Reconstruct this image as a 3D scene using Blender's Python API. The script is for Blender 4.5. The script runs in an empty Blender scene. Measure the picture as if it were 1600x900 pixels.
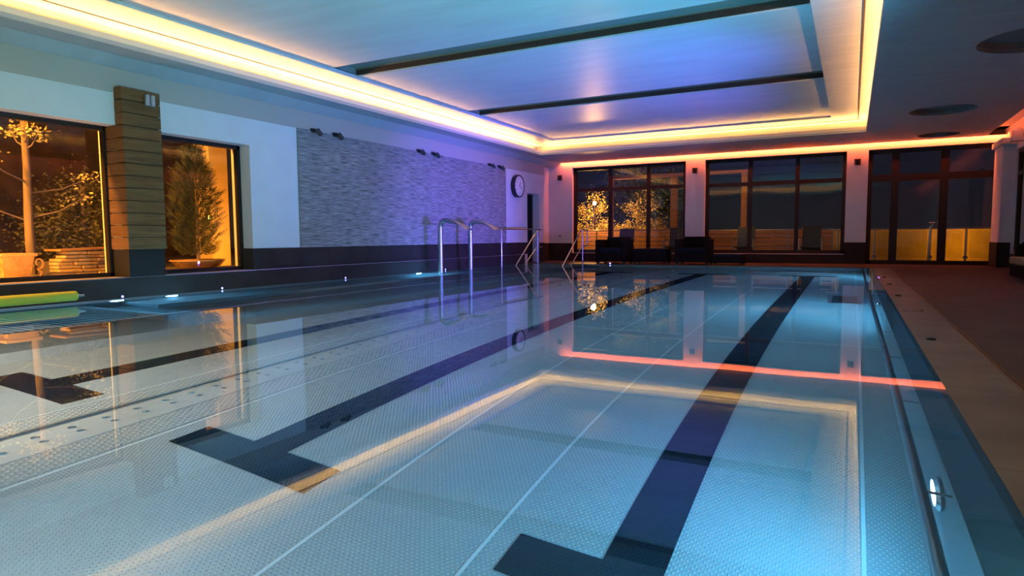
import bpy, bmesh, math, random
from mathutils import Vector, Matrix
random.seed(7)
C = bpy.context.scene
COL = C.collection
R = math.radians
# ------------------------------------------------------------------ camera
F_PX, EYE = 1004.72, 0.72
yaw, pitch, roll = R(27.826), R(4.498), R(0.391)
fwd = Vector((-math.sin(yaw)*math.cos(pitch), math.cos(yaw)*math.cos(pitch), -math.sin(pitch)))
rt = Vector((math.cos(yaw), math.sin(yaw), 0))
dn = fwd.cross(rt)
r2 = rt*math.cos(roll) + dn*math.sin(roll)
d2 = -rt*math.sin(roll) + dn*math.cos(roll)
cam = bpy.data.objects.new('camera', bpy.data.cameras.new('camera'))
COL.objects.link(cam)
m = Matrix((r2, -d2, -fwd)).transposed().to_4x4()
m.translation = (0, 0, EYE)
cam.matrix_world = m
cam.data.sensor_width = 36
cam.data.lens = 36*F_PX/1600
cam.data.clip_start = 0.02
C.camera = cam
# ------------------------------------------------------------------ world, exposure
C.view_settings.view_transform = 'Standard'
C.view_settings.look = 'None'
C.view_settings.gamma = 1
C.view_settings.use_curve_mapping = False
C.view_settings.exposure = 0.0
C.cycles.use_denoising = True
C.cycles.max_bounces = 10
C.cycles.diffuse_bounces = 5
C.cycles.glossy_bounces = 5
C.cycles.transmission_bounces = 8
C.cycles.transparent_max_bounces = 10
C.cycles.sample_clamp_indirect = 6
C.cycles.caustics_refractive = True
C.cycles.caustics_reflective = False
C.cycles.blur_glossy = 0.5
w = bpy.data.worlds.new('night'); C.world = w; w.use_nodes = True
wn = w.node_tree.nodes; wl = w.node_tree.links
bg = wn['Background']
tc = wn.new('ShaderNodeTexCoord'); sx = wn.new('ShaderNodeSeparateXYZ'); rp = wn.new('ShaderNodeValToRGB')
wl.new(tc.outputs['Generated'], sx.inputs[0]); wl.new(sx.outputs[2], rp.inputs[0])
rp.color_ramp.elements[0].color = (0.010, 0.008, 0.010, 1)
rp.color_ramp.elements[1].color = (0.004, 0.008, 0.028, 1)
rp.color_ramp.elements[1].position = 0.35
wl.new(rp.outputs[0], bg.inputs[0]); bg.inputs[1].default_value = 1.0

def area(name, loc, target, sx_, sy_, power, col, spread=180, shape='RECTANGLE'):
    l = bpy.data.lights.new(name, 'AREA'); l.shape = shape; l.size = sx_; l.size_y = sy_
    l.energy = power; l.color = col; l.spread = R(spread)
    o = bpy.data.objects.new(name, l); COL.objects.link(o); o.location = loc
    z = (Vector(loc)-Vector(target)).normalized()
    # local x along the world axis the strip runs
    ax = Vector((0, 1, 0)) if abs(z.y) < 0.6 else Vector((1, 0, 0))
    x = (ax - z*ax.dot(z)).normalized(); y = z.cross(x)
    mm = Matrix((x, y, z)).transposed().to_4x4(); mm.translation = loc; o.matrix_world = mm
    return o
def point(name, loc, power, col, rad=0.1):
    l = bpy.data.lights.new(name, 'POINT'); l.energy = power; l.color = col; l.shadow_soft_size = rad
    o = bpy.data.objects.new(name, l); COL.objects.link(o); o.location = loc; return o
def spot(name, loc, target, power, col, ang=60, blend=0.6, rad=0.05):
    l = bpy.data.lights.new(name, 'SPOT'); l.energy = power; l.color = col; l.shadow_soft_size = rad
    l.spot_size = R(ang); l.spot_blend = blend
    o = bpy.data.objects.new(name, l); COL.objects.link(o); o.location = loc
    o.rotation_euler = (Vector(target)-Vector(loc)).to_track_quat('-Z', 'Y').to_euler(); return o

# key dimensions (metres; water surface is z = 0)
XL, XW = -8.05, -8.30            # left wall face, glass plane of its windows
YF = 18.14                       # far wall face
XR = 3.02                        # right wall
YN = -3.5                        # wall behind the camera
XE = 0.41                        # pool's right rim
Y0, Y1 = 0.2, 16.0               # pool ends
DEP = 1.307
ZS, ZU = 2.935, 3.2              # soffit, raised ceiling
CX0, CX1, CY0, CY1 = -7.51, 0.2, 0.4, 15.99   # raised ceiling opening
WARM = (1.0, 0.47, 0.125)
ORNG = (1.0, 0.135, 0.035)
# ------------------------------------------------------------------ lamps of the room
cz, cg = 3.022, 0.19
LW = 112
area('cove_lamp_left', (CX0-cg, (CY0+CY1)/2, cz), (CX0-cg+0.25, (CY0+CY1)/2, cz+.25), CY1-CY0, 0.04, LW*2.0, WARM)
area('cove_lamp_right', (CX1+cg, (CY0+CY1)/2, cz), (CX1+cg-0.25, (CY0+CY1)/2, cz+.25), CY1-CY0, 0.04, LW*2.0, WARM)
area('cove_lamp_far', ((CX0+CX1)/2, CY1+cg, cz), ((CX0+CX1)/2, CY1+cg-0.25, cz+.25), CX1-CX0, 0.04, LW, WARM)
area('cove_lamp_near', ((CX0+CX1)/2, CY0-cg, cz), ((CX0+CX1)/2, CY0-cg+0.25, cz+.25), CX1-CX0, 0.04, LW, WARM)
area('wall_washer_far', (-2.7, YF-0.075, 2.99), (-2.7, YF+0.03, 2.0), 0.03, 11.4, 210, ORNG)
area('wall_washer_right', (2.57, 7.4, 3.035), (XR, 7.4, 3.01), 21, 0.05, 75, ORNG)
AQUA = (0.13, 0.58, 1.0)
PORT = []
for y in (2.6, 8.3, 13.9): PORT.append(((0.268, y, -0.5), (-1, 0, 0)))
for y in (5.4, 10.9): PORT.append(((-7.955, y, -0.26), (1, 0, 0)))
for x, z in ((-2.3, -.5), (-4.9, -.5), (-7.15, -.20)): PORT.append(((x, 0.235, z), (0, 1, 0)))  # unseen fill lamps added in the near wall to brighten floor and bench
PORT.append(((-7.955, 4.68, -0.24), (1, 0, 0)))
PW = {0: 42, 1: 120, 2: 100, 3: 120, 4: 130, 5: 42, 6: 300, 7: 300, 8: 45}
for i, (p, d) in enumerate(PORT):
    q = Vector(p)+Vector(d)*0.02
    area('underwater_lamp', q, q+Vector(d)+Vector((-.4 if i in (5, 6) else 0, 0, -0.25)), 0.15, 0.15, PW[i], AQUA if i < 5 or i > 6 else ((0.82, 0.88, 0.95) if i == 5 else (1.0, 0.74, 0.50)), 180 if i < 5 else 145, 'DISK')
# fill spots added on the right rim to tint the ceiling and stone wall
RIM = [(1.6, 900, (0.36, 0.90, 0.68), (-2.8, 2.4, 3.2), 128), (5.2, 1150, (0.05, 0.50, 0.95), (-3.2, 6.6, 3.4), 104),
       (8.8, 1300, (0.10, 0.16, 1.0), (-4.5, 10.2, 2.8), 88), (12.5, 800, (0.20, 0.12, 1.0), (-6.0, 12.8, 2.0), 105),
       (10.8, 5200, (0.15, 0.10, 1.0), (-8.0, 12.6, 1.1), 44)]
for y, pw, c_, tg, an in RIM: spot('rim_fill', (0.455, y, 0.035), tg, pw, c_, an, 1.0, 0.03)
# ------------------------------------------------------------------ outdoor lamps
SOD = (1.0, 0.40, 0.05)
point('garden_lamp_left', (-9.0, 0.9, 3.5), 3800, SOD, 0.12)
area('garden_fill_side', (-9.0, 7.65, .32), (-10.3, 7.85, 1.3), 0.5, 0.2, 45, SOD)  # hidden fill added to brighten the ochre pillar
area('garden_fill_low', (-8.56, 3.4, .45), (-9.7, 4.9, .45), 0.4, 0.25, 42, SOD)  # hidden fill added below the sill for planter and stone fronts
point('terrace_lamp', (-8.9, 23.7, 2.05), 480, (1.0, 0.48, 0.12), 0.09)
point('terrace_lamp', (-3.4, 19.2, 3.35), 160, SOD, 0.1)
area('terrace_lamp', (2.6, 21.2, .02), (2.6, 21.9, .6), 0.2, 5.5, 50, (1.0, 0.40, 0.02))
point('side_garden_lamp', (5.5, 16.8, 1.6), 60, SOD, 0.1)

# ------------------------------------------------------------------ materials
MATS = {}
def mat(name, col, rough=0.5, metal=0.0, emit=None, es=0, noise=None, bump=None, spec=0.5, coat=0):
    """noise=(scale xyz, amount), bump=(scale xyz, strength, distance)"""
    if name in MATS: return MATS[name]
    M_ = bpy.data.materials.new(name); M_.use_nodes = True; nt = M_.node_tree
    b = nt.nodes['Principled BSDF']
    b.inputs['Base Color'].default_value = (*col, 1); b.inputs['Roughness'].default_value = rough
    b.inputs['Metallic'].default_value = metal; b.inputs['Specular IOR Level'].default_value = spec
    b.inputs['Coat Weight'].default_value = coat
    if emit: b.inputs['Emission Color'].default_value = (*emit, 1); b.inputs['Emission Strength'].default_value = es
    def ntex(sc, det=4):
        t = nt.nodes.new('ShaderNodeTexCoord'); mp = nt.nodes.new('ShaderNodeMapping'); mp.inputs['Scale'].default_value = sc
        n = nt.nodes.new('ShaderNodeTexNoise'); n.inputs['Scale'].default_value = 1; n.inputs['Detail'].default_value = det
        nt.links.new(t.outputs['Object'], mp.inputs[0]); nt.links.new(mp.outputs[0], n.inputs[0]); return n
    if noise:
        n = ntex(noise[0]); r = nt.nodes.new('ShaderNodeValToRGB'); a = noise[1]
        r.color_ramp.elements[0].position = 0.3; r.color_ramp.elements[1].position = 0.7
        r.color_ramp.elements[0].color = (*[c*(1-a) for c in col], 1); r.color_ramp.elements[1].color = (*[min(1, c*(1+a)) for c in col], 1)
        nt.links.new(n.outputs[0], r.inputs[0]); nt.links.new(r.outputs[0], b.inputs['Base Color'])
    if bump:
        n = ntex(bump[0], 6); bp = nt.nodes.new('ShaderNodeBump'); bp.inputs['Strength'].default_value = bump[1]; bp.inputs['Distance'].default_value = bump[2]
        nt.links.new(n.outputs[0], bp.inputs['Height']); nt.links.new(bp.outputs[0], b.inputs['Normal'])
    MATS[name] = M_; return M_
def math_(nt, op, a, b=None, c=None):
    n = nt.nodes.new('ShaderNodeMath'); n.operation = op
    for i, v in enumerate((a, b, c)):
        if v is None: continue
        if isinstance(v, (int, float)): n.inputs[i].default_value = v
        else: nt.links.new(v, n.inputs[i])
    return n.outputs[0]
plaster = mat('white_plaster', (0.62, 0.62, 0.60), 0.8, noise=((3, 3, 3), 0.03))
beige = mat('beige_plaster', (0.42, 0.37, 0.31), 0.8)
ceilm = mat('brushed_ceiling_plaster', (0.60, 0.59, 0.57), 0.42, noise=((1.2, 9, 1), 0.10), bump=((6, 60, 1), 0.10, 0.01))
ceilf = mat('ceiling_field_plaster', (0.60, 0.60, 0.60), 0.40, noise=((1.0, 5, 1), 0.07), bump=((5, 30, 1), 0.06, 0.01))
ceilr = mat('grey_green_border_paint', (0.36, 0.385, 0.375), 0.55, noise=((1.2, 5, 1), 0.05))
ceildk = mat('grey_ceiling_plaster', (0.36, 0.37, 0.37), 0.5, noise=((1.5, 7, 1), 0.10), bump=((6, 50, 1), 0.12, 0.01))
groove = mat('dark_joint', (0.06, 0.035, 0.02), 0.7)
slotb = mat('brown_grille', (0.045, 0.022, 0.012), 0.6, noise=((30, 2, 60), 0.3))
wood = mat('oiled_wood', (0.12, 0.062, 0.022), 0.6, spec=.15, noise=((3, 2.5, 45), 0.35), bump=((4, 4, 60), 0.15, 0.01))
woodl = mat('larch_wood', (0.42, 0.20, 0.07), 0.55, noise=((1.5, 3, 30), 0.3))
dframe = mat('dark_brown_frame', (0.014, 0.008, 0.006), 0.5, spec=.25)
steel = mat('polished_steel', (0.72, 0.72, 0.72), 0.22, 1.0)
steelr = mat('brushed_steel', (0.42, 0.42, 0.43), 0.38, 1.0)
black = mat('black_plastic', (0.012, 0.012, 0.014), 0.4)
def tile_mat(name, col, sx_, sy_, off=(0, 0, 0), rough=0.4, axes='XY', joint=0.55, jw=0.006):
    M_ = bpy.data.materials.new(name); M_.use_nodes = True; nt = M_.node_tree; b = nt.nodes['Principled BSDF']
    t = nt.nodes.new('ShaderNodeTexCoord'); s = nt.nodes.new('ShaderNodeSeparateXYZ'); nt.links.new(t.outputs['Object'], s.inputs[0])
    idx = {'X': 0, 'Y': 1, 'Z': 2}
    msk = None
    for a, size in zip(axes, (sx_, sy_)):
        f = math_(nt, 'FRACT', math_(nt, 'DIVIDE', math_(nt, 'ADD', s.outputs[idx[a]], 100*size), size))
        e = math_(nt, 'LESS_THAN', f, jw/size); msk = e if msk is None else math_(nt, 'MAXIMUM', msk, e)
    n = nt.nodes.new('ShaderNodeTexNoise'); n.inputs['Scale'].default_value = 2.3; n.inputs['Detail'].default_value = 7
    nt.links.new(t.outputs['Object'], n.inputs[0])
    r = nt.nodes.new('ShaderNodeValToRGB'); r.color_ramp.elements[0].position = .3; r.color_ramp.elements[1].position = .72
    r.color_ramp.elements[0].color = (*[c*.72 for c in col], 1); r.color_ramp.elements[1].color = (*[c*1.25 for c in col], 1)
    nt.links.new(n.outputs[0], r.inputs[0])
    mx = nt.nodes.new('ShaderNodeMix'); mx.data_type = 'RGBA'; nt.links.new(msk, mx.inputs[0]); nt.links.new(r.outputs[0], mx.inputs[6])
    mx.inputs[7].default_value = (*[c*joint for c in col], 1); nt.links.new(mx.outputs[2], b.inputs['Base Color'])
    b.inputs['Roughness'].default_value = rough; b.inputs['Specular IOR Level'].default_value = 0.12
    bp = nt.nodes.new('ShaderNodeBump'); bp.inputs['Strength'].default_value = .3; bp.inputs['Distance'].default_value = .004
    nt.links.new(n.outputs[0], bp.inputs['Height']); nt.links.new(bp.outputs[0], b.inputs['Normal'])
    MATS[name] = M_; return M_
deckm = tile_mat('brown_deck_tile', (0.085, 0.052, 0.038), 0.6, 0.6, rough=0.6)
borderm = tile_mat('grey_brown_border_tile', (0.175, 0.125, 0.10), 3.0, 1.2, rough=0.5)
tileyz = tile_mat('dark_brown_tile', (0.028, 0.021, 0.018), 0.6, 3.0, rough=0.6, axes='YZ')
tilexz = tile_mat('dark_brown_tile_far', (0.034, 0.020, 0.016), 0.6, 3.0, rough=0.45, axes='XZ')

def stone_mat():
    M_ = bpy.data.materials.new('split_stone'); M_.use_nodes = True; nt = M_.node_tree; b = nt.nodes['Principled BSDF']
    t = nt.nodes.new('ShaderNodeTexCoord')
    def nz(sc, det):
        mp = nt.nodes.new('ShaderNodeMapping'); mp.inputs['Scale'].default_value = sc
        n = nt.nodes.new('ShaderNodeTexNoise'); n.inputs['Scale'].default_value = 1; n.inputs['Detail'].default_value = det; n.inputs['Roughness'].default_value = .65
        nt.links.new(t.outputs['Object'], mp.inputs[0]); nt.links.new(mp.outputs[0], n.inputs[0]); return n.outputs[0]
    a = nz((1, 4, 110), 5); g = nz((1, 1.3, 24), 3)
    s = math_(nt, 'ADD', math_(nt, 'MULTIPLY', a, 0.8), math_(nt, 'MULTIPLY', g, 0.2))
    r = nt.nodes.new('ShaderNodeValToRGB'); r.color_ramp.elements[0].position = .36; r.color_ramp.elements[1].position = .64
    r.color_ramp.elements[0].color = (0.03, 0.03, 0.027, 1); r.color_ramp.elements[1].color = (0.46, 0.45, 0.41, 1)
    nt.links.new(s, r.inputs[0]); nt.links.new(r.outputs[0], b.inputs['Base Color']); b.inputs['Roughness'].default_value = .75
    bp = nt.nodes.new('ShaderNodeBump'); bp.inputs['Strength'].default_value = .8; bp.inputs['Distance'].default_value = .03
    nt.links.new(s, bp.inputs['Height']); nt.links.new(bp.outputs[0], b.inputs['Normal']); return M_
stonem = stone_mat()

def pool_steel(name, col, dots=True, pitch_=0.025, rough=0.42, metal=0.25, damp=1.0):
    """stainless sheet with rows of small pressed studs"""
    M_ = bpy.data.materials.new(name); M_.use_nodes = True; nt = M_.node_tree; b = nt.nodes['Principled BSDF']
    t = nt.nodes.new('ShaderNodeTexCoord'); s = nt.nodes.new('ShaderNodeSeparateXYZ'); nt.links.new(t.outputs['Object'], s.inputs[0])
    u = math_(nt, 'DIVIDE', math_(nt, 'ADD', s.outputs[0], 50), pitch_); v = math_(nt, 'DIVIDE', math_(nt, 'ADD', s.outputs[1], 50), pitch_*0.72)
    sh = math_(nt, 'MULTIPLY', math_(nt, 'FRACT', math_(nt, 'MULTIPLY', math_(nt, 'FLOOR', v), 0.5)), 1.0)
    fu = math_(nt, 'SUBTRACT', math_(nt, 'FRACT', math_(nt, 'ADD', u, sh)), 0.5); fv = math_(nt, 'SUBTRACT', math_(nt, 'FRACT', v), 0.5)
    d = math_(nt, 'SQRT', math_(nt, 'ADD', math_(nt, 'MULTIPLY', math_(nt, 'MULTIPLY', fu, fu), 3.2), math_(nt, 'MULTIPLY', math_(nt, 'MULTIPLY', fv, fv), 1.0)))
    h = nt.nodes.new('ShaderNodeMapRange'); h.interpolation_type = 'SMOOTHSTEP'; h.inputs[1].default_value = .46; h.inputs[2].default_value = .12; h.inputs[3].default_value = 0; h.inputs[4].default_value = 1
    nt.links.new(d, h.inputs[0])
    n = nt.nodes.new('ShaderNodeTexNoise'); n.inputs['Scale'].default_value = 0.9; n.inputs['Detail'].default_value = 3; nt.links.new(t.outputs['Object'], n.inputs[0])
    r = nt.nodes.new('ShaderNodeValToRGB'); r.color_ramp.elements[0].position = .3; r.color_ramp.elements[1].position = .7
    r.color_ramp.elements[0].color = (*[c*.92 for c in col], 1); r.color_ramp.elements[1].color = (*[c*1.06 for c in col], 1)
    nt.links.new(n.outputs[0], r.inputs[0]); out = r.outputs[0]
    if dots:
        mx = nt.nodes.new('ShaderNodeMix'); mx.data_type = 'RGBA'; mx.blend_type = 'MULTIPLY'; mx.inputs[0].default_value = 1
        g = math_(nt, 'ADD', math_(nt, 'MULTIPLY', h.outputs[0], 0.40*damp), 1-.18*damp)
        cc = nt.nodes.new('ShaderNodeCombineColor'); [nt.links.new(g, cc.inputs[i]) for i in range(3)]
        nt.links.new(out, mx.inputs[6]); nt.links.new(cc.outputs[0], mx.inputs[7]); out = mx.outputs[2]
        bp = nt.nodes.new('ShaderNodeBump'); bp.inputs['Strength'].default_value = .7*damp; bp.inputs['Distance'].default_value = .006
        nt.links.new(h.outputs[0], bp.inputs['Height']); nt.links.new(bp.outputs[0], b.inputs['Normal'])
    nt.links.new(out, b.inputs['Base Color'])
    b.inputs['Roughness'].default_value = rough; b.inputs['Metallic'].default_value = metal; b.inputs['Specular IOR Level'].default_value = 0.15; return M_
basinm = pool_steel('studded_pool_steel', (0.46, 0.475, 0.48))
basinp = pool_steel('plain_pool_steel', (0.28, 0.31, 0.33), False, rough=.35)
stripm = pool_steel('channel_cover_steel', (0.50, 0.50, 0.50), False, rough=.35)
studw = pool_steel('coarse_studded_steel', (0.48, 0.48, 0.48), True, 0.04)
lanem = pool_steel('black_lane_paint', (0.005, 0.007, 0.013), True, rough=.5, metal=0, damp=.6)

def water_mat():
    M_ = bpy.data.materials.new('still_pool_water'); M_.use_nodes = True; nt = M_.node_tree; nt.nodes.clear()
    o = nt.nodes.new('ShaderNodeOutputMaterial'); g = nt.nodes.new('ShaderNodeBsdfGlass'); g.inputs['Color'].default_value = (0.77, 0.94, 1.0, 1)
    g.inputs['IOR'].default_value = 1.333; g.inputs['Roughness'].default_value = 0.0
    t = nt.nodes.new('ShaderNodeTexCoord'); n = nt.nodes.new('ShaderNodeTexNoise'); n.inputs['Scale'].default_value = 1.3; n.inputs['Detail'].default_value = 1
    bp = nt.nodes.new('ShaderNodeBump'); bp.inputs['Strength'].default_value = .10; bp.inputs['Distance'].default_value = .006
    nt.links.new(t.outputs['Object'], n.inputs[0]); nt.links.new(n.outputs[0], bp.inputs['Height']); nt.links.new(bp.outputs[0], g.inputs['Normal'])
    nt.links.new(g.outputs[0], o.inputs[0]); return M_
waterm = water_mat()
def glass_mat(name='window_glass', ior=1.75, tint=(1, 1, 1), wav=0.0):
    M_ = bpy.data.materials.new(name); M_.use_nodes = True; nt = M_.node_tree; nt.nodes.clear()
    o = nt.nodes.new('ShaderNodeOutputMaterial'); mx = nt.nodes.new('ShaderNodeMixShader'); fr = nt.nodes.new('ShaderNodeFresnel'); fr.inputs[0].default_value = ior
    t = nt.nodes.new('ShaderNodeBsdfTransparent'); t.inputs[0].default_value = (*tint, 1); g = nt.nodes.new('ShaderNodeBsdfGlossy'); g.inputs['Roughness'].default_value = 0.0
    if wav:
        tc_ = nt.nodes.new('ShaderNodeTexCoord'); n = nt.nodes.new('ShaderNodeTexNoise'); n.inputs['Scale'].default_value = 1.2; n.inputs['Detail'].default_value = 0
        bp = nt.nodes.new('ShaderNodeBump'); bp.inputs['Strength'].default_value = wav; bp.inputs['Distance'].default_value = .01
        nt.links.new(tc_.outputs['Object'], n.inputs[0]); nt.links.new(n.outputs[0], bp.inputs['Height']); nt.links.new(bp.outputs[0], g.inputs['Normal'])
    nt.links.new(fr.outputs[0], mx.inputs[0]); nt.links.new(t.outputs[0], mx.inputs[1]); nt.links.new(g.outputs[0], mx.inputs[2]); nt.links.new(mx.outputs[0], o.inputs[0]); return M_
glassm = glass_mat(ior=1.62, wav=.25)
glasst = glass_mat('balustrade_glass', 1.5, (0.92, 0.95, 0.9))
# ------------------------------------------------------------------ mesh helpers
class MB:
    def __init__(s): s.bm = bmesh.new()
    def box(s, a, b):
        x0, y0, z0 = a; x1, y1, z1 = b
        if x1 < x0: x0, x1 = x1, x0
        if y1 < y0: y0, y1 = y1, y0
        if z1 < z0: z0, z1 = z1, z0
        v = [s.bm.verts.new(p) for p in ((x0,y0,z0),(x1,y0,z0),(x1,y1,z0),(x0,y1,z0),(x0,y0,z1),(x1,y0,z1),(x1,y1,z1),(x0,y1,z1))]
        for f in ((3,2,1,0),(4,5,6,7),(0,1,5,4),(1,2,6,5),(2,3,7,6),(3,0,4,7)): s.bm.faces.new([v[i] for i in f])
        return s
    def obox(s, c, ax, ay, az):
        """oriented box: centre and three half-axis vectors"""
        c, ax, ay, az = map(Vector, (c, ax, ay, az))
        v = [s.bm.verts.new(c+ax*i+ay*j+az*k) for k in (-1, 1) for i, j in ((-1,-1),(1,-1),(1,1),(-1,1))]
        for f in ((3,2,1,0),(4,5,6,7),(0,1,5,4),(1,2,6,5),(2,3,7,6),(3,0,4,7)): s.bm.faces.new([v[i] for i in f])
        return s
    def quad(s, *p):
        s.bm.faces.new([s.bm.verts.new(q) for q in p]); return s
    def prism(s, prof, axis, a, b):
        """extrude a closed 2-D profile along axis from a to b"""
        def P(u, v, t): return {'X': (t, u, v), 'Y': (u, t, v), 'Z': (u, v, t)}[axis]
        A = [s.bm.verts.new(P(u, v, a)) for u, v in prof]; B = [s.bm.verts.new(P(u, v, b)) for u, v in prof]
        n = len(prof)
        for i in range(n): s.bm.faces.new((A[i], A[(i+1) % n], B[(i+1) % n], B[i]))
        s.bm.faces.new(A[::-1]); s.bm.faces.new(B); return s
    def lathe(s, prof, c=(0, 0, 0), n=24, axis='Z'):
        """prof: list of (r, h)"""
        rings = []
        for r, h in prof:
            ring = []
            for i in range(n):
                a = 2*math.pi*i/n; u, v = r*math.cos(a), r*math.sin(a)
                p = {'Z': (u, v, h), 'X': (h, u, v), 'Y': (u, h, v)}[axis]
                ring.append(s.bm.verts.new((p[0]+c[0], p[1]+c[1], p[2]+c[2])))
            rings.append(ring)
        for a, b in zip(rings, rings[1:]):
            for i in range(n): s.bm.faces.new((a[i], a[(i+1) % n], b[(i+1) % n], b[i]))
        s.bm.faces.new(rings[0][::-1]); s.bm.faces.new(rings[-1]); return s
    def tube(s, pts, r, n=12, r_end=None):
        pts = [Vector(p) for p in pts]; N = len(pts); rings = []; up = None
        for i, p in enumerate(pts):
            d = (pts[min(i+1, N-1)]-pts[max(i-1, 0)]).normalized()
            if up is None:
                up = Vector((0, 0, 1)) if abs(d.z) < .9 else Vector((1, 0, 0))
            u = (up-d*up.dot(d)).normalized(); v = d.cross(u); up = u
            rr = r if r_end is None else r+(r_end-r)*i/(N-1)
            rings.append([s.bm.verts.new(p+(u*math.cos(2*math.pi*k/n)+v*math.sin(2*math.pi*k/n))*rr) for k in range(n)])
        for a, b in zip(rings, rings[1:]):
            for k in range(n): s.bm.faces.new((a[k], a[(k+1) % n], b[(k+1) % n], b[k]))
        s.bm.faces.new(rings[0][::-1]); s.bm.faces.new(rings[-1]); return s
    def build(s, name, m_, parent=None, smooth=False, bevel=0):
        bmesh.ops.recalc_face_normals(s.bm, faces=s.bm.faces)
        me = bpy.data.meshes.new(name); s.bm.to_mesh(me); s.bm.free()
        for mm in (m_ if isinstance(m_, (list, tuple)) else [m_]): me.materials.append(mm)
        o = bpy.data.objects.new(name, me); COL.objects.link(o)
        if parent: o.parent = parent; o.matrix_parent_inverse = Matrix.Translation(parent.location).inverted() if not parent.get('_local') else Matrix()
        if smooth:
            for p in me.polygons: p.use_smooth = True
            me.set_sharp_from_angle(angle=R(35))
        if bevel:
            b = o.modifiers.new('bevel', 'BEVEL'); b.width = bevel; b.segments = 2; b.limit_method = 'ANGLE'
        return o
def bend(pts, r, n=6):
    """round the inner corners of a polyline"""
    pts = [Vector(p) for p in pts]; out = [pts[0]]
    for a, b, c in zip(pts, pts[1:], pts[2:]):
        u = (a-b).normalized(); v = (c-b).normalized(); p, q = b+u*r, b+v*r
        for i in range(n+1):
            t = i/n; out.append(p*(1-t)**2+b*2*t*(1-t)+q*t*t)
    out.append(pts[-1]); return out
def tag(o, label=None, cat=None, group=None, kind=None):
    if label: o['label'] = label
    if cat: o['category'] = cat
    if group: o['group'] = group
    if kind: o['kind'] = kind
    return o
def struct(o, label=None): o['kind'] = 'structure'; (label and o.__setitem__('label', label)); return o
def thing(name, label, cat, loc=(0, 0, 0), group=None):
    o = bpy.data.objects.new(name, None); COL.objects.link(o); o.location = loc; o.empty_display_size = .1
    return tag(o, label, cat, group)
def dup(root, loc=None, rotz=None, label=None):
    r = root.copy(); COL.objects.link(r)
    if loc is not None: r.location = loc
    if rotz is not None: r.rotation_euler = (0, 0, rotz)
    if label: r['label'] = label
    for ch in list(root.children):
        c = ch.copy(); COL.objects.link(c); c.parent = r
        for g in list(ch.children):
            d = g.copy(); COL.objects.link(d); d.parent = c
    return r

# =================================================================== STRUCTURE
# --- floor: deck slabs around the pool
f = MB()
f.box((XL-.3, YN, -.12), (XR+.2, Y0, 0)); f.box((XL-.3, Y1, -.12), (XR+.2, YF+.2, 0)); f.box((.735, Y0, -.12), (XR+.2, Y1, 0))
struct(f.build('floor', deckm), 'brown tiled deck around the pool')
struct(MB().box((XE, Y0, -.12), (.715, Y1, 0.001)).build('trim_1', borderm), 'smooth grey-brown stone border along the right pool rim')
struct(MB().box((.715, Y0, -.12), (.735, Y1, -.006)).box((.733, Y0, -.006), (.738, Y1, .004)).build('trim_2', mat('bronze_joint', (0.20, 0.09, 0.04), .4, .6)), 'thin bronze joint between border and deck tiles')
# --- pool basin
b = MB()
b.quad((-5.70, Y0, -DEP), (.30, Y0, -DEP), (.30, Y1, -DEP), (-5.70, Y1, -DEP))
struct(b.build('pool_floor', basinm), 'studded stainless steel pool bottom')
b = MB()
b.prism([(.30, -DEP), (.30, -.2), (.308, -.19), (.385, -.02), (XE, -.004), (XE+.0, -DEP)], 'Y', Y0, Y1) if False else b.box((.30, Y0, -DEP), (XE, Y1, -.2))
b.box((XL, Y0, -DEP), (-7.98, Y1, 0))
b.box((XL, Y0-.06, -DEP), (XE, Y0, -.001)); b.box((XL, Y1, -DEP), (XE, Y1+.06, -.121))
b.box((-7.98, Y0, -DEP), (-5.70, Y1, -.90))
b.box((-7.98, 4.75, -.90), (-7.25, 13.0, -.46))
struct(b.build('pool_wall', basinp), 'plain stainless steel pool walls with a raised shelf on the left')
struct(MB().prism([(.302, -.199), (.308, -.185), (.385, -.02), (XE-.001, -.004), (XE-.001, -.199)], 'Y', Y0, Y1).build('pool_rim', pool_steel('dull_rim_steel', (.08, .10, .12), False, rough=.5, metal=.1)), 'sloping steel rim along the right side of the pool')
# far entry stairs between the two handrails
st = MB()
for k in range(5): st.box((-7.60, Y1-.28*(k+1), -.90), (-6.35, Y1-.28*k, -.16-.17*k))
struct(st.build('pool_stairs', studw), 'underwater steel steps at the far left corner')
# welds
wd = MB()
for x in (-1.35, -2.02, -3.40, -4.22, 0.08):
    wd.box((x-.008, Y0, -DEP), (x+.008, Y1, -DEP+.004))
for y in (6.15, 10.6): wd.box((-5.7, y-.008, -DEP), (.3, y+.008, -DEP+.004))
struct(wd.build('trim_3', mat('weld_steel', (.62, .64, .65), .5, 0)), 'weld seams on the pool bottom')
# inflow channel cover
ch = MB().box((-3.98, Y0, -DEP), (-3.66, Y1, -DEP+.012))
cho = ch.build('channel_cover', stripm); tag(cho, 'long flat steel channel cover with paired eyelets on the pool bottom', 'channel cover')
ed = MB().box((-3.995, Y0, -DEP), (-3.975, Y1, -DEP+.03)); ed.build('raised_edge', steelr, cho)
ey = MB()
for k in range(60):
    y = 1.05+.187*k
    for x in (-3.875, -3.785):
        ey.lathe([(.019, -DEP+.012), (.016, -DEP+.018), (.010, -DEP+.017), (.001, -DEP+.014)], (x, y, 0), 12)
eo = ey.build('eyelet', steel, cho, True); eo['kind'] = 'stuff'
MB().box((-4.20, Y0, -DEP), (-3.995, Y1, -DEP+.006)).build('studded_plate', studw, cho)
MB().box((-3.66, Y0, -DEP), (-3.43, Y1, -DEP+.006)).build('studded_plate', studw, cho)
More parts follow.
